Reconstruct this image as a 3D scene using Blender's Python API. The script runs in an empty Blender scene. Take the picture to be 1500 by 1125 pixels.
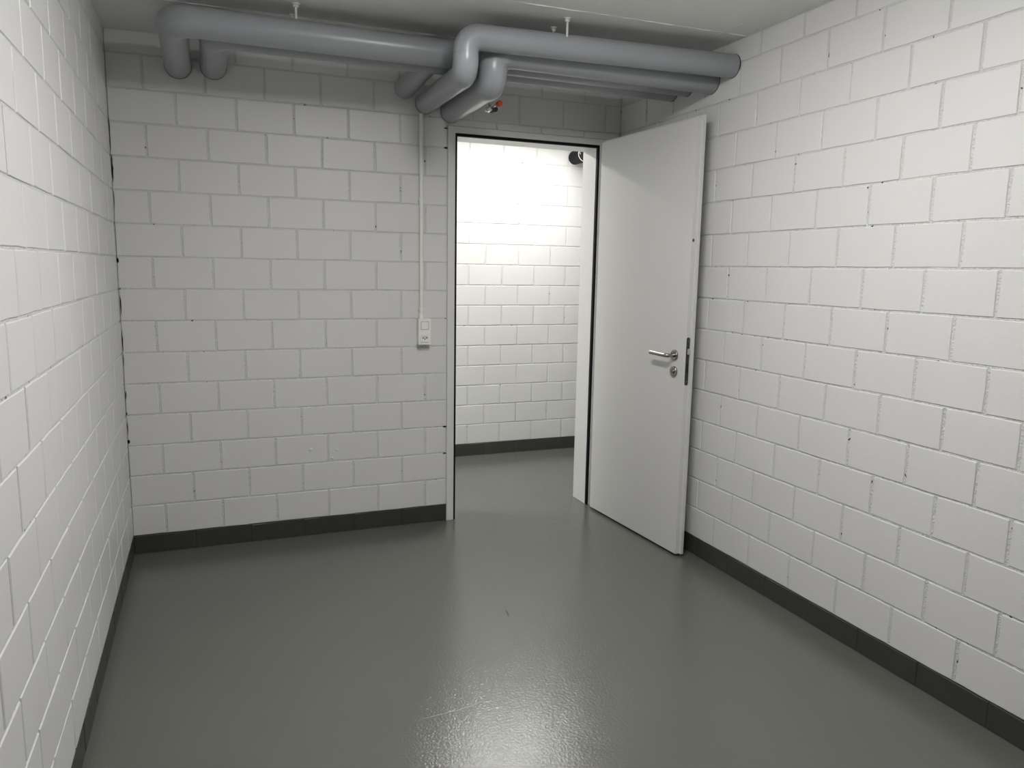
import bpy, bmesh, math, random
from mathutils import Vector, Matrix

# ------------------------------------------------------------------ camera
S = bpy.context.scene
COL = S.collection
cam_d = bpy.data.cameras.new('camera')
cam_d.sensor_width = 36.0
cam_d.lens = 1106.24 / 1500.0 * 36.0
cam_d.clip_start = 0.02
cam_d.clip_end = 60
cam = bpy.data.objects.new('camera', cam_d)
COL.objects.link(cam)
YAW, PITCH, ROLL = 0.3828, -0.1515, 0.0178
fw = Vector((math.sin(YAW) * math.cos(PITCH), math.cos(YAW) * math.cos(PITCH), math.sin(PITCH)))
r0 = Vector((math.cos(YAW), -math.sin(YAW), 0))
u0 = r0.cross(fw)
rt = r0 * math.cos(ROLL) + u0 * math.sin(ROLL)
up = u0 * math.cos(ROLL) - r0 * math.sin(ROLL)
M = Matrix.Identity(4)
for i in range(3):
    M[i][0], M[i][1], M[i][2] = rt[i], up[i], -fw[i]
M[0][3], M[1][3], M[2][3] = 0.3841, -3.9565, 1.4163
cam.matrix_world = M
S.camera = cam

# ------------------------------------------------------------------ world, exposure
wd = bpy.data.worlds.new('World')
S.world = wd
wd.use_nodes = True
wd.node_tree.nodes['Background'].inputs['Color'].default_value = (0.0, 0.0, 0.0, 1)
wd.node_tree.nodes['Background'].inputs['Strength'].default_value = 0.0
S.view_settings.view_transform = 'Standard'
S.view_settings.look = 'None'
S.view_settings.gamma = 1.0
S.view_settings.use_curve_mapping = False
S.view_settings.exposure = 0.0
S.cycles.max_bounces = 14
S.cycles.diffuse_bounces = 8
S.cycles.use_denoising = True
ROOM_LAMP = 68.0         # emission strength of the room's strip light
HALL_LAMP = 92.0         # emission strength of the corridor's strip light
ROOM_TINT = (1.0, 0.98, 0.97)
HALL_TINT = (1.0, 0.985, 0.955)

# ------------------------------------------------------------------ dimensions (m)
W, H = 2.6211, 2.4413
SK = 0.0911              # top of the dark painted plinth
P = 0.15                 # course height
YR = -5.60               # rear wall
WT = 0.17                # thickness of the door wall
YC = 1.373               # far corridor wall
XC0, XC1 = -0.6, 4.6     # corridor ends
DX0, DX1, DZ = 1.588, 2.526, 2.150    # outer edge of the door frame


# ------------------------------------------------------------------ materials
def mat(name, col, rough=0.5, metal=0.0, spec=0.5, bump=None, var=None, emit=None):
    m = bpy.data.materials.new(name)
    m.use_nodes = True
    nt = m.node_tree
    b = nt.nodes['Principled BSDF']
    b.inputs['Base Color'].default_value = (*col, 1)
    b.inputs['Roughness'].default_value = rough
    b.inputs['Metallic'].default_value = metal
    b.inputs['Specular IOR Level'].default_value = spec
    tc = None
    if bump or var:
        tc = nt.nodes.new('ShaderNodeNewGeometry')
    if var:                                   # (scale, amount): slow brightness mottling of the paint
        n = nt.nodes.new('ShaderNodeTexNoise')
        n.inputs['Scale'].default_value = var[0]
        n.inputs['Detail'].default_value = 4
        nt.links.new(tc.outputs['Position'], n.inputs['Vector'])
        r = nt.nodes.new('ShaderNodeMapRange')
        r.inputs['From Min'].default_value = 0.3
        r.inputs['From Max'].default_value = 0.7
        r.inputs['To Min'].default_value = 1 - var[1]
        r.inputs['To Max'].default_value = 1 + var[1]
        nt.links.new(n.outputs['Fac'], r.inputs['Value'])
        x = nt.nodes.new('ShaderNodeVectorMath')
        x.operation = 'SCALE'
        x.inputs[0].default_value = col
        nt.links.new(r.outputs['Result'], x.inputs['Scale'])
        nt.links.new(x.outputs['Vector'], b.inputs['Base Color'])
    if bump:                                  # list of (scale, strength, distance)
        prev = None
        for sc, st, di in bump:
            n = nt.nodes.new('ShaderNodeTexNoise')
            n.inputs['Scale'].default_value = sc
            n.inputs['Detail'].default_value = 3
            nt.links.new(tc.outputs['Position'], n.inputs['Vector'])
            k = nt.nodes.new('ShaderNodeBump')
            k.inputs['Strength'].default_value = st
            k.inputs['Distance'].default_value = di
            nt.links.new(n.outputs['Fac'], k.inputs['Height'])
            if prev:
                nt.links.new(prev.outputs['Normal'], k.inputs['Normal'])
            prev = k
        nt.links.new(prev.outputs['Normal'], b.inputs['Normal'])
    if emit:
        b.inputs['Emission Color'].default_value = (*emit[0], 1)
        b.inputs['Emission Strength'].default_value = emit[1]
    return m


PAINT = (0.65, 0.65, 0.637)
m_block = mat('white_block_paint', PAINT, 0.42, spec=0.4, bump=[(60, 0.25, 0.002), (420, 0.22, 0.0006)], var=(2.5, 0.015))
m_mortar = mat('white_painted_mortar', (0.60, 0.60, 0.586), 0.45, spec=0.35, bump=[(120, 1.0, 0.006), (330, 0.7, 0.002)], var=(4, 0.02))
# pits in the painted joints where the paint did not close
nt = m_mortar.node_tree
bs = nt.nodes['Principled BSDF']
geo = nt.nodes.new('ShaderNodeNewGeometry')
vo = nt.nodes.new('ShaderNodeTexNoise')
vo.inputs['Scale'].default_value = 46
vo.inputs['Detail'].default_value = 2
nt.links.new(geo.outputs['Position'], vo.inputs['Vector'])
rp = nt.nodes.new('ShaderNodeMapRange')
rp.inputs['From Min'].default_value = 0.70
rp.inputs['From Max'].default_value = 0.72
nt.links.new(vo.outputs['Fac'], rp.inputs['Value'])
mx = nt.nodes.new('ShaderNodeMix')
mx.data_type = 'RGBA'
nt.links.new(rp.outputs['Result'], mx.inputs['Factor'])
src = bs.inputs['Base Color'].links[0].from_socket
nt.links.new(src, mx.inputs['A'])
mx.inputs['B'].default_value = (0.03, 0.03, 0.028, 1)
nt.links.new(mx.outputs['Result'], bs.inputs['Base Color'])

m_plain = mat('white_wall_paint', PAINT, 0.5, spec=0.35, bump=[(90, 0.3, 0.002)])
m_plinth = mat('dark_grey_plinth_paint', (0.041, 0.045, 0.037), 0.34, spec=0.45, bump=[(70, 0.35, 0.002), (300, 0.3, 0.0007)], var=(5, 0.06))
m_ceil = mat('grey_white_concrete', (0.83, 0.83, 0.81), 0.6, spec=0.2, bump=[(14, 0.1, 0.004), (160, 0.15, 0.001)], var=(1.6, 0.05))
m_floor = mat('grey_epoxy_floor', (0.108, 0.113, 0.099), 0.10, spec=0.6, bump=[(115, 0.85, 0.0013), (7, 0.05, 0.004)], var=(1.3, 0.03))
m_pipe = mat('grey_pvc_jacket', (0.315, 0.332, 0.352), 0.31, spec=0.5, bump=[(9, 0.05, 0.002)], var=(3, 0.02))
m_pipe_cut = mat('dark_joint_gap', (0.03, 0.031, 0.033), 0.7)
m_leaf = mat('white_door_lacquer', (0.61, 0.61, 0.598), 0.40, spec=0.4, bump=[(500, 0.05, 0.0003)])
m_frame = mat('white_frame_lacquer', (0.66, 0.66, 0.645), 0.38, spec=0.4)
m_seal = mat('black_rubber_seal', (0.004, 0.004, 0.004), 0.6, spec=0.2)
m_steel = mat('brushed_steel', (0.32, 0.30, 0.275), 0.26, metal=1.0)
m_dark = mat('dark_metal', (0.045, 0.043, 0.04), 0.4, metal=0.3)
m_white = mat('white_plastic', (0.78, 0.78, 0.74), 0.38, spec=0.4)
m_rod = mat('white_painted_steel', (0.72, 0.72, 0.69), 0.45, spec=0.4)
m_black = mat('black_foam_insulation', (0.009, 0.0095, 0.0115), 0.6, spec=0.15)
m_orange = mat('orange_red_plastic', (0.42, 0.06, 0.02), 0.4)
m_chrome = mat('chrome_fitting', (0.72, 0.72, 0.72), 0.2, metal=1.0)
m_hole = mat('dark_socket_hole', (0.01, 0.01, 0.01), 0.7)
m_house = mat('lamp_housing', (0.6, 0.6, 0.6), 0.5)
m_lamp = mat('lit_diffuser_room', (0.8, 0.8, 0.8), 0.5, emit=(ROOM_TINT, ROOM_LAMP))
m_lamp_fill = mat('lit_diffuser_corridor_fill', (0.8, 0.8, 0.8), 0.5, emit=(HALL_TINT, HALL_LAMP * 0.64))
m_lamp2 = mat('lit_diffuser_corridor', (0.8, 0.8, 0.8), 0.5, emit=(HALL_TINT, HALL_LAMP))


# ------------------------------------------------------------------ helpers
def link(name, me, m, parent=None, mw=None):
    o = bpy.data.objects.new(name, me)
    COL.objects.link(o)
    if m and not me.materials:
        me.materials.append(m)
    if parent:
        o.parent = parent
    if mw is not None:
        o.matrix_basis = mw
    return o


def finish(name, bm, m, parent=None, mw=None, smooth=False):
    bmesh.ops.recalc_face_normals(bm, faces=bm.faces)
    me = bpy.data.meshes.new(name)
    bm.to_mesh(me)
    bm.free()
    if smooth:
        me.polygons.foreach_set('use_smooth', [True] * len(me.polygons))
        if hasattr(me, 'set_sharp_from_angle'):
            me.set_sharp_from_angle(angle=math.radians(40))
    return link(name, me, m, parent, mw)


def box(bm, x0, x1, y0, y1, z0, z1, bevel=0.0, seg=2):
    t = bmesh.new()
    bmesh.ops.create_cube(t, size=1)
    for v in t.verts:
        v.co = Vector((x0 + (v.co.x + .5) * (x1 - x0), y0 + (v.co.y + .5) * (y1 - y0), z0 + (v.co.z + .5) * (z1 - z0)))
    if bevel:
        bmesh.ops.bevel(t, geom=list(t.edges), offset=bevel, segments=seg, profile=0.5, affect='EDGES')
    me = bpy.data.meshes.new('t')
    t.to_mesh(me)
    t.free()
    bm.from_mesh(me)
    bpy.data.meshes.remove(me)


def B(*args, **k):
    bm = bmesh.new()
    box(bm, *args, **k)
    return bm


def sweep(bm, pts, r, n=28, cap=True):
    """round tube along a polyline (parallel-transported rings); r is a number or one radius per point"""
    pts = [Vector(p) for p in pts]
    rs = r if isinstance(r, (list, tuple)) else [r] * len(pts)
    tans = []
    for i in range(len(pts)):
        a = pts[max(0, i - 1)]
        b = pts[min(len(pts) - 1, i + 1)]
        tans.append((b - a).normalized())
    ref = Vector((0, 0, 1)) if abs(tans[0].z) < 0.9 else Vector((1, 0, 0))
    nrm = tans[0].cross(ref).normalized()
    rings = []
    for i, p in enumerate(pts):
        if i:
            q = tans[i - 1].rotation_difference(tans[i])
            nrm = (q @ nrm).normalized()
        bn = tans[i].cross(nrm)
        rings.append([bm.verts.new(p + rs[i] * (nrm * math.cos(2 * math.pi * k / n) + bn * math.sin(2 * math.pi * k / n))) for k in range(n)])
    for a, b in zip(rings, rings[1:]):
        for k in range(n):
            bm.faces.new((a[k], a[(k + 1) % n], b[(k + 1) % n], b[k]))
    if cap:
        bm.faces.new(rings[0][::-1])
        bm.faces.new(rings[-1])
    return bm


def arc_corner(p, d_in, d_out, R, n=12):
    """points of the bend at corner p from direction d_in to d_out, centre-line radius R"""
    p = Vector(p)
    d_in = Vector(d_in).normalized()
    d_out = Vector(d_out).normalized()
    ang = d_in.angle(d_out)
    t = R * math.tan(ang / 2)
    a = p - d_in * t
    c = a + (d_out - d_in * d_out.dot(d_in)).normalized() * R
    ax = d_in.cross(d_out).normalized()
    return [c + Matrix.Rotation(ang * k / n, 3, ax) @ (a - c) for k in range(n + 1)], t


def props(o, label=None, cat=None, kind=None, group=None):
    if label: o['label'] = label
    if cat: o['category'] = cat
    if kind: o['kind'] = kind
    if group: o['group'] = group
    return o


def empty(name, loc, rotz=0.0):
    o = bpy.data.objects.new(name, None)
    COL.objects.link(o)
    o.empty_display_size = 0.1
    o.location = loc
    o.rotation_euler = (0, 0, rotz)
    return o


# ------------------------------------------------------------------ blockwork
_cache = {}
RND = random.Random(7)


def block_mesh(w, h, variant, m, top_rag=0.0):
    key = (round(w, 3), round(h, 3), variant, m.name)
    if key in _cache:
        return _cache[key]
    rd = random.Random(hash((round(w * 1000), round(h * 1000), variant)) & 0xffff)
    j = lambda s: rd.uniform(-s, s)
    hw, hh = w / 2, h / 2
    out = [(-hw, -hh), (-hw * .35, -hh), (hw * .4, -hh), (hw, -hh), (hw, 0), (hw, hh), (hw * .33, hh), (-hw * .4, hh), (-hw, hh), (-hw, 0)]
    V, F = [], []
    bev = 0.0019
    outer, front = [], []
    for i, (x, z) in enumerate(out):
        jj = 0.0011
        x2 = x + (j(jj) if abs(x) > hw * .9 else j(w * .06))
        z2 = z + j(jj)
        if top_rag and z > 0:
            z2 += j(top_rag)
        corner = i in (0, 3, 5, 8)
        b = bev * rd.uniform(.7, 1.3) * (1.35 if corner else 1)
        sx = (1 if x2 > 0 else -1) if abs(x) > hw * .9 else 0
        sz = (1 if z2 > 0 else -1) if abs(z) > hh * .9 else 0
        outer.append((x2, z2))
        front.append((x2 - sx * b, z2 - sz * b))
    n = len(out)
    V += [(x, z, 0.0) for x, z in front]
    V += [(x, z, -0.0022 + j(.0004)) for x, z in outer]
    V += [(x, z, -0.0060) for x, z in outer]
    F.append(tuple(range(n)))
    for k in range(n):
        a, b_ = k, (k + 1) % n
        F.append((a, n + a, n + b_, b_))
        F.append((n + a, 2 * n + a, 2 * n + b_, n + b_))
    me = bpy.data.meshes.new('block')
    me.from_pydata(V, [], F)
    me.materials.append(m)
    me.update()
    _cache[key] = me
    return me


def lay(parent, origin, U, N, a, b, courses, pitch, offs, m, hole=None, gv=0.0105, gh=0.0066, rag=0.0, flush=0.0):
    """lay blocks; u runs from a to b along U from origin, N points into the room; offs = joint phase of (even, odd) courses"""
    origin, U, N = Vector(origin), Vector(U), Vector(N)
    Z = Vector((0, 0, 1))
    if U.cross(Z).dot(N) < 0:                    # keep the local frame right-handed
        origin, U = origin, U
    for ci, z0, z1 in courses:
        ph = offs[ci % 2]
        k0 = math.floor((a - ph) / pitch)
        cuts = [a] + [ph + k * pitch for k in range(k0, k0 + 60) if a + .05 < ph + k * pitch < b - .05] + [b]
        segs = []
        for s, e in zip(cuts, cuts[1:]):
            s2 = s + (gv / 2 if s > a else 0.001)
            e2 = e - (gv / 2 if e < b else 0.001)
            zz0, zz1 = z0 + gh / 2, z1 - gh / 2
            if hole and z0 < hole[2]:
                if e2 <= hole[0] or s2 >= hole[1]:
                    segs.append((s2, e2, zz0, zz1))
                else:
                    if s2 < hole[0] - .02: segs.append((s2, hole[0] - .002, zz0, zz1))
                    if e2 > hole[1] + .02: segs.append((hole[1] + .002, e2, zz0, zz1))
                    if z1 > hole[2] + .02: segs.append((max(s2, hole[0] - .002), min(e2, hole[1] + .002), hole[2] + .003, zz1))
            else:
                segs.append((s2, e2, zz0, zz1))
        for s, e, q0, q1 in segs:
            w, h = e - s, q1 - q0
            if w < .012 or h < .012:
                continue
            me = block_mesh(w, h, RND.randrange(7), m, rag)
            c = origin + U * ((s + e) / 2) + Z * ((q0 + q1) / 2) + N * (flush + RND.uniform(-.0007, .0007))
            n2 = (N + U * RND.uniform(-.0022, .0022) + Z * RND.uniform(-.003, .003)).normalized()
            x = U if U.cross(Z).dot(N) > 0 else -U
            x = (x - n2 * x.dot(n2)).normalized()
            y = n2.cross(x)
            mw = Matrix.Identity(4)
            for i in range(3):
                mw[i][0], mw[i][1], mw[i][2], mw[i][3] = x[i], y[i], n2[i], c[i]
            link('block', me, None, parent, mw)


COURSES = [(i, SK + i * P, min(SK + (i + 1) * P, H - .001)) for i in range(0, 16)]
PL = [(-1, 0.0, SK)]
REC = 0.0028      # mortar recess behind the block faces

# ------------------------------------------------------------------ room shell
bm = B(-0.2, W + 0.2, YR - .2, 0.0, -0.2, 0.0)
box(bm, XC0 - .2, XC1 + .2, 0.0, YC + .2, -0.2, 0.0)
floor = props(finish('floor', bm, m_floor), 'glossy grey epoxy floor running from the room through the doorway', 'floor', 'structure')

bm = B(-0.2, W + 0.2, YR - .2, 0.0, H, H + .2)
box(bm, XC0 - .2, XC1 + .2, 0.0, YC + .2, H, H + .2)
ceiling = props(finish('ceiling', bm, m_ceil), 'grey concrete ceiling with faint formwork seams above the pipes', 'ceiling', 'structure')


def seam(pts, w, d):
    """low uneven ridge left by a formwork joint on the ceiling"""
    rd = random.Random(len(pts) + int(pts[0][0] * 100))
    bm = bmesh.new()
    prev = None
    A, Bv = Vector(pts[0]), Vector(pts[1])
    L = (Bv - A).length
    n = int(L / 0.035)
    t = (Bv - A).normalized()
    s = t.cross(Vector((0, 0, 1)))
    for k in range(n + 1):
        c = A + t * (L * k / n) + s * rd.uniform(-.0015, .0015)
        ww = w * rd.uniform(.5, 1.2)
        dd = d * rd.uniform(.15, 1.2)
        ring = [bm.verts.new(c - s * ww), bm.verts.new(c + Vector((0, 0, -dd))), bm.verts.new(c + s * ww)]
        if prev:
            for i in range(2):
                bm.faces.new((prev[i], prev[i + 1], ring[i + 1], ring[i]))
        prev = ring
    finish('seam', bm, m_ceil, ceiling)


seam([(0.02, -1.02, H + .0003), (W - .005, -1.085, H + .0003)], .003, .0035)
seam([(0.02, -0.49, H + .0003), (W - .005, -0.53, H + .0003)], .003, .0035)
seam([(2.50, -0.06, H + .0003), (2.47, -3.4, H + .0003)], .0025, .0012)
seam([(0.02, -2.25, H + .0003), (W - .005, -2.28, H + .0003)], .003, .003)

# left wall
wl = props(finish('wall_left', B(-.2, -REC, YR, WT, 0, H), m_mortar), 'white painted block wall on the left of the room', 'wall', 'structure')
lay(wl, (0, 0, 0), (0, -1, 0), (1, 0, 0), 0.0, 4.40, COURSES, 0.2575, (1.25 - .2575 * 5, 1.377 - .2575 * 5), m_block)
# right wall
wr = props(finish('wall_right', B(W + REC, W + .2, YR, WT, 0, H), m_mortar), 'white painted block wall on the right, behind the open door', 'wall', 'structure')
lay(wr, (W, 0, 0), (0, -1, 0), (-1, 0, 0), 0.0, 4.40, COURSES, 0.2600, (1.053 - .26 * 4, .918 - .26 * 3), m_block)
# back wall with the doorway
bm = B(-.1, DX0 + .012, REC, WT - .001, 0, H)
box(bm, DX1 - .012, W + .1, REC, WT - .001, 0, H)
box(bm, DX0 + .012, DX1 - .012, REC, WT, DZ - .012, H)
wb = props(finish('wall_back', bm, m_mortar), 'white painted block wall around the doorway', 'wall', 'structure')
lay(wb, (0, 0, 0), (1, 0, 0), (0, -1, 0), 0.0, W, COURSES, 0.2635, (.148 - .2635, .280 - .2635), m_block, hole=(DX0, DX1, DZ))
# far corridor wall
wc = props(finish('wall_corridor', B(XC0, XC1, YC + REC, YC + .2, 0, H), m_mortar), 'brightly lit white block wall of the corridor, seen through the doorway', 'wall', 'structure')
lay(wc, (0, YC, 0), (1, 0, 0), (0, -1, 0), 0.90, 4.0, COURSES, 0.2630, (2.170 - .263 * 6, 2.302 - .263 * 6), m_block)
# walls the photo does not show
for nm, a in (('wall_rear', (-.2, W + .2, YR - .2, YR, 0, H)), ('wall_corridor_left', (XC0 - .2, XC0, 0.0, YC + .2, 0, H)),
              ('wall_corridor_right', (XC1, XC1 + .2, 0.0, YC + .2, 0, H)),
              ('wall_corridor_near', (W + .2, XC1, REC, WT, 0, H))):
    props(finish(nm, B(*a), m_plain), 'plain white wall outside the picture', 'wall', 'structure')
props(finish('wall_corridor_near', B(XC0, 0.0, REC, WT, 0, H), m_plain), 'plain white wall outside the picture', 'wall', 'structure')


# dark plinth: the painted lower part of the bottom course
def plinth(name, label, backing, origin, U, N, a, b, pitch, off, hole=None):
    bm = bmesh.new()
    for q in backing:
        box(bm, *q)
    o = props(finish(name, bm, m_plinth), label, 'baseboard', 'structure')
    lay(o, origin, U, N, a, b, PL, pitch, (off, off), m_plinth, hole=hole, gv=.005, gh=.0, rag=.0013, flush=.0012)
    return o


E_ = .0012
plinth('baseboard_left', 'dark grey painted plinth along the left wall', [(-.1, -E_, YR, 0, 0, SK + .003)], (0, 0, 0), (0, -1, 0), (1, 0, 0), 0, 4.40, .2575, 1.377 - .2575 * 5)
plinth('baseboard_right', 'dark grey painted plinth along the right wall', [(W + E_, W + .1, YR, 0, 0, SK + .003)], (W, 0, 0), (0, -1, 0), (-1, 0, 0), 0, 4.40, .26, .918 - .26 * 3)
plinth('baseboard_back', 'dark grey painted plinth under the wall beside the doorway', [(0, DX0 + .004, E_, .1, 0, SK + .003), (DX1 - .004, W, E_, .1, 0, SK + .003)], (0, 0, 0), (1, 0, 0), (0, -1, 0), 0, W, .2635, .280 - .2635, hole=(DX0, DX1, DZ))
plinth('baseboard_corridor', 'dark grey painted plinth of the corridor wall behind the doorway', [(.9, 4.0, YC + E_, YC + .1, 0, SK + .003)], (0, YC, 0), (1, 0, 0), (0, -1, 0), .9, 4.0, .263, 2.302 - .263 * 6)

# ------------------------------------------------------------------ lamps (above and behind the camera's view)


def strip_light(name, label, c, length, axis, lm, hw_=.075, dp_=.024):
    o = props(empty(name, (c[0], c[1], c[2]), math.pi / 2 if axis == 'y' else 0), label, 'lamp')
    if c[2] < H - .01:
        for sx_ in (-.4, .4):
            bm = bmesh.new()
            sweep(bm, [(sx_ * length, 0, -.002), (sx_ * length, 0, H - c[2])], .004, 10)
            finish('suspension_rod', bm, m_rod, o, smooth=True)
    h = length / 2
    finish('housing', B(-h, h, -hw_ - .004, hw_ + .004, -.03, 0.0, bevel=.004), m_house, o)
    bm = bmesh.new()
    n = 14
    prof = []
    for k in range(n + 1):                    # flat opal trough with rounded edges
        a = math.pi * k / n
        prof.append((-hw_ * math.copysign(abs(math.cos(a)) ** .35, math.cos(a)), -.03 - dp_ * abs(math.sin(a)) ** .35))
    L = [bm.verts.new((-h + .01, y, z)) for y, z in prof]
    R_ = [bm.verts.new((h - .01, y, z)) for y, z in prof]
    for k in range(n):
        bm.faces.new((L[k], L[k + 1], R_[k + 1], R_[k]))
    bm.faces.new(L)
    bm.faces.new(R_[::-1])
    finish('diffuser', bm, lm, o)
    return o


strip_light('ceiling_light', 'long strip light on the room ceiling behind the pipes, outside the picture', (1.30, -2.15, H), 1.2, 'y', m_lamp)
strip_light('ceiling_light', 'strip light on the corridor ceiling outside the doorway, mirrored in the floor', (2.45, .80, 2.385), 1.15, 'x', m_lamp2, .040, .006)

strip_light('ceiling_light', 'added fill light in the corridor, left of the doorway, outside the picture', (.25, .80, 2.385), 1.25, 'x', m_lamp_fill, .085, .006)  # unseen fill lamp, added to brighten the corridor wall more evenly

# ------------------------------------------------------------------ door frame
fr = props(empty('trim_1', ((DX0 + DX1) / 2, 0, 0)), 'white steel door frame with a black rubber seal around the doorway', 'door frame', 'structure')
ox = (DX0 + DX1) / 2
JX0, JX1, JZ = 1.638, 2.477, 2.105          # clear opening
FX0, FX1, FZ = 1.628, 2.488, 2.118          # rebate edge
prof = [(0, -.010), (1, -.010), (1, .016), (2, .016), (2, WT + .008), (0, WT + .008)]


def member(kind):
    """extrude the frame section: index 0 outer edge, 1 rebate edge, 2 clear opening; mitred at the top corners"""
    bm = bmesh.new()
    xs_l, xs_r, zs = (DX0, FX0, JX0), (DX1, FX1, JX1), (DZ, FZ, JZ)
    A_, B_ = [], []
    for i, y in prof:
        if kind == 'left':
            A_.append((xs_l[i], y, .001)); B_.append((xs_l[i], y, zs[i]))
        elif kind == 'right':
            A_.append((xs_r[i], y, .001)); B_.append((xs_r[i], y, zs[i]))
        else:
            A_.append((xs_l[i], y, zs[i])); B_.append((xs_r[i], y, zs[i]))
    a = [bm.verts.new((p[0] - ox, p[1], p[2])) for p in A_]
    b = [bm.verts.new((p[0] - ox, p[1], p[2])) for p in B_]
    n = len(a)
    for k in range(n):
        bm.faces.new((a[k], a[(k + 1) % n], b[(k + 1) % n], b[k]))
    bm.faces.new(a)
    bm.faces.new(b[::-1])
    ed = [e for e in bm.edges if abs((e.verts[0].co - e.verts[1].co).length) > .5]
    bmesh.ops.bevel(bm, geom=ed, offset=.0015, segments=2, profile=.5, affect='EDGES')
    return bm


for k in ('left', 'right'):
    finish('frame_jamb', member(k), m_frame, fr)
finish('frame_head', member('head'), m_frame, fr)
s_ = .0005
for x0, x1, z0, z1 in ((FX0 + s_, JX0 + .002, .002, FZ - s_), (JX1 - .0015, FX1 - s_, .002, FZ - s_), (JX0 + .002, JX1 - .0015, JZ - .002, FZ - s_)):
    finish('rubber_seal', B(x0 - ox, x1 - ox, -.007, .0158, z0, z1, bevel=.003), m_seal, fr)['label'] = 'black rubber seal'

# ------------------------------------------------------------------ door leaf, standing open
HX, HY = 2.466, -.070
ang = math.atan2(-.835, .047)
L = .836
D = empty('door_1', (HX, HY, 0), ang)         # local x runs from the hinge to the free edge, local -y faces the room
props(D, 'plain white door leaf standing open against the right wall', 'door', 'structure')
# local y: rotate so that +y points to the right wall
bm = B(0, L, 0, .023, .012, 2.121, bevel=.0012)
box(bm, -.006, L + .013, .0225, .040, .012, 2.134, bevel=.0015)
leaf = finish('door_leaf', bm, m_leaf, D)


def disc(bm, c, ax, r, t, n=28, bev=.001):
    sweep(bm, [Vector(c) + Vector(ax) * q for q in (0, t * .6, t * .85, t)], [r, r, r * .985, r * .93], n)


for s in (-1, 1):                             # lever set on both faces
    y0 = 0.0 if s < 0 else .040
    hd = empty('door_handle', (.753, y0, 1.010))
    hd.parent = D
    bm = bmesh.new()
    disc(bm, (0, 0, 0), (0, s, 0), .0265, .009)
    finish('rosette', bm, m_steel, hd, smooth=True)
    pts, t = arc_corner((0, s * .050, -.001), (0, s, 0), (-1, 0, .02), .016, 8)
    path = [(0, s * .006, -.001)] + [tuple(p) for p in pts] + [(-.136, s * .050, .002)]
    bm = bmesh.new()
    sweep(bm, path, .0098, 20)
    finish('lever', bm, m_steel, hd, smooth=True)
    lk = empty('lock_rosette', (.754, y0, .929))
    lk.parent = D
    bm = bmesh.new()
    disc(bm, (0, 0, 0), (0, s, 0), .0265, .009)
    finish('rosette', bm, m_steel, lk, smooth=True)
    bm = bmesh.new()
    disc(bm, (0, s * .008, .001), (0, s, 0), .0115, .006)
    finish('cylinder', bm, m_steel, lk, smooth=True)
    finish('keyhole', B(-.0015, .0015, s * .0142 - .0004, s * .0142 + .0004, -.006, .008), m_hole, lk)
# lock case front on the rebated edge
bm = bmesh.new()
t_ = bmesh.new()
n = 8
ol = [(.0095 * math.cos(a), .1075 + .0095 * math.sin(a)) for a in [math.pi * k / n for k in range(n + 1)]]
ol += [(-x, -z) for x, z in ol]
f0 = [bm.verts.new((0, x, z)) for x, z in ol]
f1 = [bm.verts.new((.0016, x, z)) for x, z in ol]
for k in range(len(ol)):
    bm.faces.new((f0[k], f0[(k + 1) % len(ol)], f1[(k + 1) % len(ol)], f1[k]))
bm.faces.new(f1)
bm.faces.new(f0[::-1])
t_.free()
lp = finish('lock_plate', bm, m_dark, D, Matrix.Translation((L - .0003, .0115, .987)))
lp['label'] = 'dark steel lock plate'
finish('latch', B(.0015, .010, -.0065, .0055, .034, .062, bevel=.002), m_chrome, lp)
finish('dead_bolt', B(.0012, .0024, -.0045, .0045, -.055, -.012), m_hole, lp)
for z in (-.098, .098):
    bm = bmesh.new()
    disc(bm, (.0012, 0, z), (1, 0, 0), .0032, .0012, 12)
    finish('screw', bm, m_steel, lp, smooth=True)
finish('edge_stop', B(L - .0005, L + .0015, .0055, .0145, 1.557, 1.571), m_dark, D)['label'] = 'small black square insert'
for z in (.24, 1.06, 1.88):                   # hinge knuckles on the far side of the leaf
    bm = bmesh.new()
    sweep(bm, [(-.014, .046, z - .05), (-.014, .046, z + .05)], .0075, 16)
    finish('hinge', bm, m_steel, D, smooth=True)

# ------------------------------------------------------------------ insulated pipes
def pipe(name, label, r, pts, bends_R, ends=None, elbow_extra=.0012):
    """pts: corner polyline. Straight jackets and elbow shells are parts of the pipe; the elbow shells are a touch wider"""
    o = props(empty(name, pts[0]), label, 'pipe')
    off = Vector(pts[0])
    pts = [Vector(p) for p in pts]
    n = len(pts)
    trims = [0] * n
    arcs = {}
    for i in range(1, n - 1):
        a, t = arc_corner(pts[i], pts[i] - pts[i - 1], pts[i + 1] - pts[i], bends_R)
        arcs[i] = a
        trims[i] = t
    for i in range(n - 1):
        d = (pts[i + 1] - pts[i]).normalized()
        a = pts[i] + d * trims[i]
        b = pts[i + 1] - d * trims[i + 1]
        if (b - a).dot(d) > .004:
            bm = bmesh.new()
            sweep(bm, [a - off, b - off], r, 40)
            finish('jacket', bm, m_pipe, o, smooth=True)
    for i, a in arcs.items():
        d0 = (pts[i] - pts[i - 1]).normalized()
        d1 = (pts[i + 1] - pts[i]).normalized()
        q = [a[0] - d0 * .012] + list(a) + [a[-1] + d1 * .012]
        bm = bmesh.new()
        sweep(bm, [p - off for p in q], r + elbow_extra, 40)
        finish('elbow', bm, m_pipe, o, smooth=True)
    for p, ax in ends or []:                  # dark sealing joint where the jacket meets the masonry
        bm = bmesh.new()
        p = Vector(p)
        ax = Vector(ax)
        sweep(bm, [p - off, p - off + ax * .003], r + .0012, 40)
        finish('wall_joint', bm, m_pipe_cut, o, smooth=True)
    return o


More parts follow.
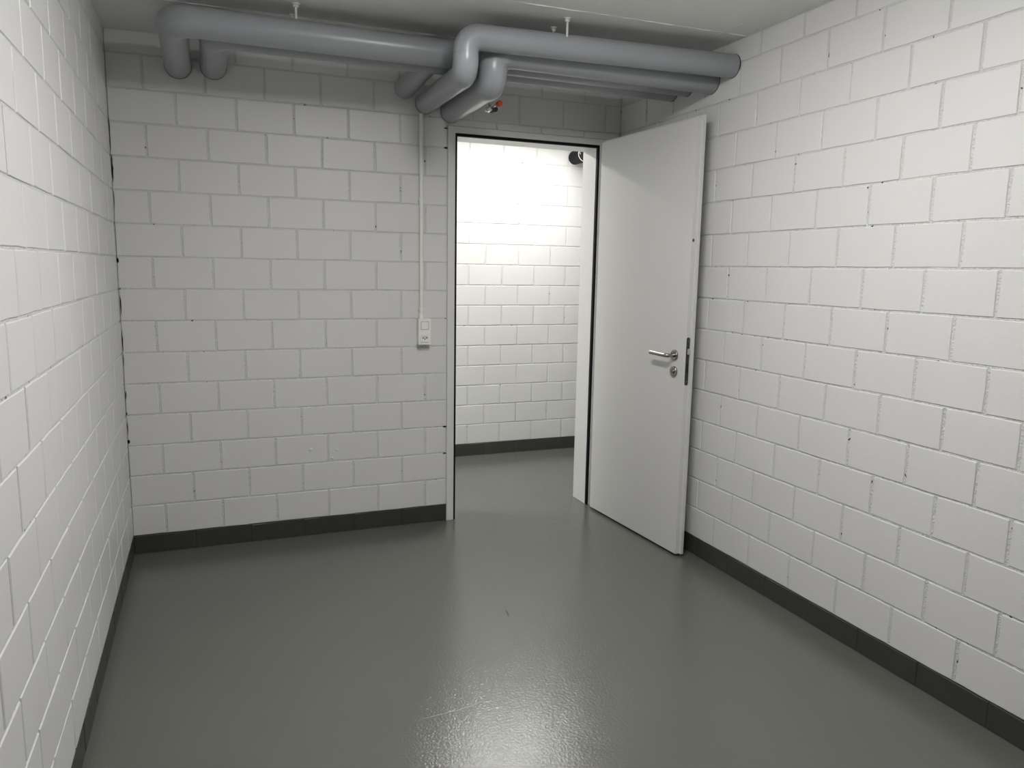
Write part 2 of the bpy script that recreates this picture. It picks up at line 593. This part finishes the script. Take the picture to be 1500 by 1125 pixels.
RB, RC, RA = .0505, .057, .0575
pB = pipe('insulated_pipe', 'foremost grey pipe, entering the right wall and dropping in an S bend over the doorway', RB,
          [(W, -1.000, 2.334), (1.391, -.893, 2.340), (1.391, -.893, 2.196), (1.464, .0, 2.250)], .056,
          [((W - .003, -1.0, 2.334), (1, 0, 0)), ((1.464, -.003, 2.250), (0, 1, 0))])
pC = pipe('insulated_pipe', 'second grey pipe from the front, its elbow turning down right above the door frame', RC,
          [(W, -.851, 2.300), (1.546, -.798, 2.318), (1.546, -.798, 2.190), (1.605, .0, 2.224)], .062,
          [((W - .003, -.851, 2.300), (1, 0, 0)), ((1.605, -.003, 2.224), (0, 1, 0))], elbow_extra=.003)
pA = pipe('insulated_pipe', 'long grey pipe along the back wall, bending into it nearest the left corner', RA,
          [(W, -.651, 2.329), (.298, -.651, 2.327), (.298, .0, 2.309)], .066,
          [((W - .003, -.651, 2.329), (1, 0, 0)), ((.298, -.003, 2.309), (0, 1, 0))])
pE = pipe('insulated_pipe', 'rearmost grey pipe, half hidden behind the long one, with a branch behind the conduit', RA,
          [(W, -.519, 2.330), (.4496, -.519, 2.332), (.4496, .0, 2.3208)], .066,
          [((W - .003, -.519, 2.330), (1, 0, 0)), ((.4496, -.003, 2.3208), (0, 1, 0))])
off = Vector((W, -.519, 2.330))
bm = bmesh.new()
sweep(bm, [Vector((1.355, -.515, 2.331)) - off, Vector((1.355, 0, 2.313)) - off], .049, 36)
finish('branch', bm, m_pipe, pE, smooth=True)


# hanger rods from the ceiling to the pipes
def hanger(label, x, y, zb, r=.0052, tip=False):
    o = props(empty('pipe_hanger', (x, y, zb)), label, 'hanger', group='white hanger rods of the pipes')
    h = H - zb
    bm = bmesh.new()
    sweep(bm, [(0, 0, 0), (0, 0, .012), (0, 0, h)], [r * (.35 if tip else 1), r, r], 14)
    finish('rod', bm, m_rod, o, smooth=True)
    bm = bmesh.new()
    sweep(bm, [(0, 0, h - .016), (0, 0, h - .013), (0, 0, h - .007), (0, 0, h - .005)], [r * 1.5, r * 2.3, r * 2.3, r * 1.9], 6)
    finish('nut', bm, m_rod, o)
    bm = bmesh.new()
    sweep(bm, [(0, 0, h - .005), (0, 0, h)], [r * 2.8, r * 3.2], 18)
    finish('washer', bm, m_rod, o, smooth=True)
    return o


hanger('tall white hanger rod above the long left pipe', .754, -.668, 2.383)
hanger('short white hanger tip just behind the tall rod on the left', .752, -.525, 2.386, .0036)
hanger('tall white hanger rod with pointed tip above the foremost right pipe', 1.806, -.966, 2.352, .0046, True)
hanger('short white hanger just left of the tall rod on the right', 1.805, -.832, 2.371, .0042)

# small valve under the second pipe
vx, vy, vz = 1.615, -.600, 2.1365
V = props(empty('drain_valve', (vx, vy, vz)), 'small metal valve with an orange red knob under the pipe elbow above the doorway', 'valve')
bm = bmesh.new()
sweep(bm, [(-.004, .075, .004), (-.004, .045, .004)], .009, 16)
finish('nipple', bm, m_chrome, V, smooth=True)
bm = bmesh.new()
sweep(bm, [(0, .050, 0), (0, .046, 0), (0, -.006, 0), (0, -.01, 0)], [.011, .0135, .0135, .011], 20)
finish('body', bm, m_chrome, V, smooth=True)
bm = bmesh.new()
for k in range(6):
    y = .03 - k * .007
    sweep(bm, [(.010, y, -.006), (.010, y - .002, -.006), (.010, y - .005, -.006), (.010, y - .007, -.006)], [.0125, .0145, .0145, .0125], 16, cap=True)
finish('ribbed_ring', bm, m_dark, V)
bm = bmesh.new()
sweep(bm, [(.004, -.008, .001), (.006, -.045, .004)], .007, 14)
finish('stem', bm, m_chrome, V, smooth=True)
bm = bmesh.new()
sweep(bm, [(.008, -.050, .002), (.008, -.056, .003), (.009, -.078, .006), (.009, -.082, .007)], [.010, .0135, .0135, .011], 16)
finish('knob', bm, m_orange, V, smooth=True)['label'] = 'orange red knob'
bm = bmesh.new()
sweep(bm, [(-.004, .02, .004), (-.006, .02, .022)], .006, 12)
finish('boss', bm, m_chrome, V, smooth=True)

# ------------------------------------------------------------------ conduit and switch
c = props(empty('conduit', (1.441, -.013, 1.145)), 'thin white conduit running up the wall from the switch box', 'conduit')
bm = bmesh.new()
sweep(bm, [(0, 0, .0), (0, 0, 1.052)], .0098, 20)
finish('tube', bm, m_white, c, smooth=True)
bm = bmesh.new()
sweep(bm, [(0, 0, .0), (0, 0, .022), (0, 0, .024)], [.0125, .0125, .0102], 20)
finish('coupling', bm, m_white, c, smooth=True)
for z in (.62, .05):
    bm = B(-.014, .014, .0, .013, z - .008, z + .008, bevel=.002)
    finish('clip', bm, m_white, c)

sx = 1.4515
sw = props(empty('light_switch', (sx, 0, 1.0055)), 'white surface box with light switch and socket on the wall left of the doorway', 'switch')
hw = .0345
finish('box', B(-hw, hw, -.040, .0, 0, .140, bevel=.002), m_white, sw)
finish('cover_frame', B(-hw, hw, -.0485, -.0385, .0, .140, bevel=.0025), m_white, sw)
# rocker with a fine shadow gap round it
finish('rocker_gap', B(-.0215, .0215, -.0489, -.0480, .081, .124), mat('shadow_gap', (.10, .10, .095), .7), sw)
finish('rocker', B(-.0200, .0200, -.0505, -.0475, .0825, .1225, bevel=.0012), m_white, sw)
so = empty('socket', (0, -.0485, .036))
so.parent = sw
# recessed three-pin face: shallow hexagonal well, drawn as a dark rim and a light floor
hexo = [(-.0175, 0), (-.0110, .0095), (.0110, .0095), (.0175, 0), (.0110, -.0095), (-.0110, -.0095)]
q_, f_, d_ = .0210, -.0062, -.0004
bm = bmesh.new()
a = [bm.verts.new((x, f_, z)) for x, z in hexo]
b = [bm.verts.new((x, d_, z)) for x, z in hexo]
R4 = [bm.verts.new((x, f_, z)) for x, z in ((q_, 0), (q_, q_), (-q_, q_), (-q_, 0), (-q_, -q_), (q_, -q_))]
K4 = [bm.verts.new((v.co.x, .0004, v.co.z)) for v in R4]
bm.faces.new((a[0], a[1], a[2], a[3], R4[0], R4[1], R4[2], R4[3]))
bm.faces.new((a[3], a[4], a[5], a[0], R4[3], R4[4], R4[5], R4[0]))
for k in range(6):
    bm.faces.new((a[k], a[(k + 1) % 6], b[(k + 1) % 6], b[k]))
    bm.faces.new((R4[k], R4[(k + 1) % 6], K4[(k + 1) % 6], K4[k]))
bm.faces.new(b)
bm.faces.new(K4)
finish('socket_plate', bm, m_white, so)
bm = bmesh.new()
for x, z in ((-.0095, .0005), (.0095, .0005), (0, -.0050)):
    sweep(bm, [(x, -.0012, z), (x, -.0003, z)], .0033, 12)
finish('pin_holes', bm, m_hole, so)

# ------------------------------------------------------------------ black pipe in the corridor
k = props(empty('black_pipe', (3.008, YC, 2.256)), 'black foam insulated pipe with a white cable tie, high up beyond the doorway', 'pipe')
bm = bmesh.new()
sweep(bm, [(0, 0, 0), (0, -1.17, 0)], .050, 36)
finish('insulation', bm, m_black, k, smooth=True)
bm = bmesh.new()
ring = [(.0512 * math.cos(2 * math.pi * q / 40), -.17 + .012 * math.sin(2 * math.pi * q / 40), .0512 * math.sin(2 * math.pi * q / 40)) for q in range(41)]
sweep(bm, ring, .0022, 8)
finish('cable_tie', bm, m_white, k, smooth=True)['label'] = 'white cable tie'
bm = bmesh.new()
sweep(bm, [(-.045, -.17, .028), (-.050, -.185, .015), (-.052, -.20, -.002)], [.003, .0022, .0018], 8)
finish('tie_tail', bm, m_white, k, smooth=True)

# ------------------------------------------------------------------ wear: open joints, filler dabs, floor scratches
m_gap = mat('open_joint', (0.012, 0.012, 0.011), 0.9, spec=0.1)


def gap(parent, z0, z1, x, w, rd=random.Random(3)):
    """ragged dark slit left open in the corner joint between the left and the back wall"""
    n = max(3, int((z1 - z0) / .02))
    V = []
    for q in range(n + 1):
        z = z0 + (z1 - z0) * q / n
        t = math.sin(math.pi * (q + .3) / (n + .6))
        ww = w * t * rd.uniform(.5, 1.2)
        c = x + rd.uniform(-.0008, .0008)
        V += [(c - ww / 2, -.0016, z), (c + ww / 2, -.0016, z)]
    F = [(2 * q, 2 * q + 1, 2 * q + 3, 2 * q + 2) for q in range(n)]
    me = bpy.data.meshes.new('open_joint')
    me.from_pydata(V, [], F)
    link('open_joint', me, m_gap, parent)


for z0, z1, x, w in ((1.905, 2.06, .003, .004), (1.775, 1.895, .005, .0075), (1.66, 1.735, .004, .003), (1.41, 1.435, .004, .010), (1.17, 1.26, .005, .005),
                     (1.00, 1.10, .004, .004), (.93, .985, .004, .003), (.77, .81, .004, .004), (.695, .71, .004, .006), (.60, .66, .004, .003), (.555, .575, .004, .012)):
    gap(wb, z0, z1, x, w)
for z, h in ((2.138, .007), (2.038, .010), (.542, .009), (.390, .007)):     # sockets left open beside the frame
    me = bpy.data.meshes.new('open_joint')
    me.from_pydata([(DX0 - .022, -.0018, z - h * .3), (DX0 - .002, -.0018, z - h / 2), (DX0 - .002, -.0018, z + h / 2), (DX0 - .018, -.0018, z + h * .4)], [], [(0, 1, 2, 3)])
    link('open_joint', me, m_gap, wb)
for y, z in ((-.732, 2.191), (-.988, 2.193), (-1.822, 1.729)):               # pin holes in the right wall
    me = bpy.data.meshes.new('open_joint')
    me.from_pydata([(W - .0014, y - .004, z + .003), (W - .0014, y + .004, z + .003), (W - .0014, y + .001, z - .006)], [], [(0, 1, 2)])
    link('open_joint', me, m_gap, wr)
for x, z, r in ((.850, .463, .012), (.985, .453, .008), (.961, .410, .008)):  # dabs of filler under the paint
    bm = bmesh.new()
    bmesh.ops.create_uvsphere(bm, u_segments=14, v_segments=8, radius=1)
    for v in bm.verts:
        v.co = Vector((x + v.co.x * r, v.co.y * .0035, z + v.co.z * r * .8))
    finish('filler_dab', bm, m_block, wb, smooth=True)


def scratch(pts, w, m, name):
    bm = bmesh.new()
    prev = None
    pts = [Vector((x, y, .0003)) for x, y in pts]
    for q, p in enumerate(pts):
        t = (pts[min(q + 1, len(pts) - 1)] - pts[max(q - 1, 0)]).normalized()
        s = Vector((-t.y, t.x, 0)) * (w / 2 if 0 < q < len(pts) - 1 else w / 8)
        r_ = [bm.verts.new(p - s), bm.verts.new(p + s)]
        if prev:
            bm.faces.new((prev[0], prev[1], r_[1], r_[0]))
        prev = r_
    finish(name, bm, m, floor)


m_scr = mat('scuffed_epoxy', (0.19, 0.198, 0.18), 0.45)
m_mark = mat('dark_floor_mark', (0.075, 0.078, 0.07), 0.9, spec=0.05)
scratch([(.952, -1.811), (.985, -1.810), (1.015, -1.807), (1.05, -1.806), (1.08, -1.804), (1.13, -1.795), (1.188, -1.778)], .0022, m_scr, 'scratch')
scratch([(.988, -1.762), (.992, -1.765), (.997, -1.767)], .004, m_scr, 'scratch')
scratch([(1.497, -1.165), (1.490, -1.20), (1.480, -1.25)], .006, m_mark, 'scuff_mark')
scratch([(1.2445, -1.854), (1.2465, -1.8555), (1.2485, -1.857)], .004, m_gap, 'scuff_mark')
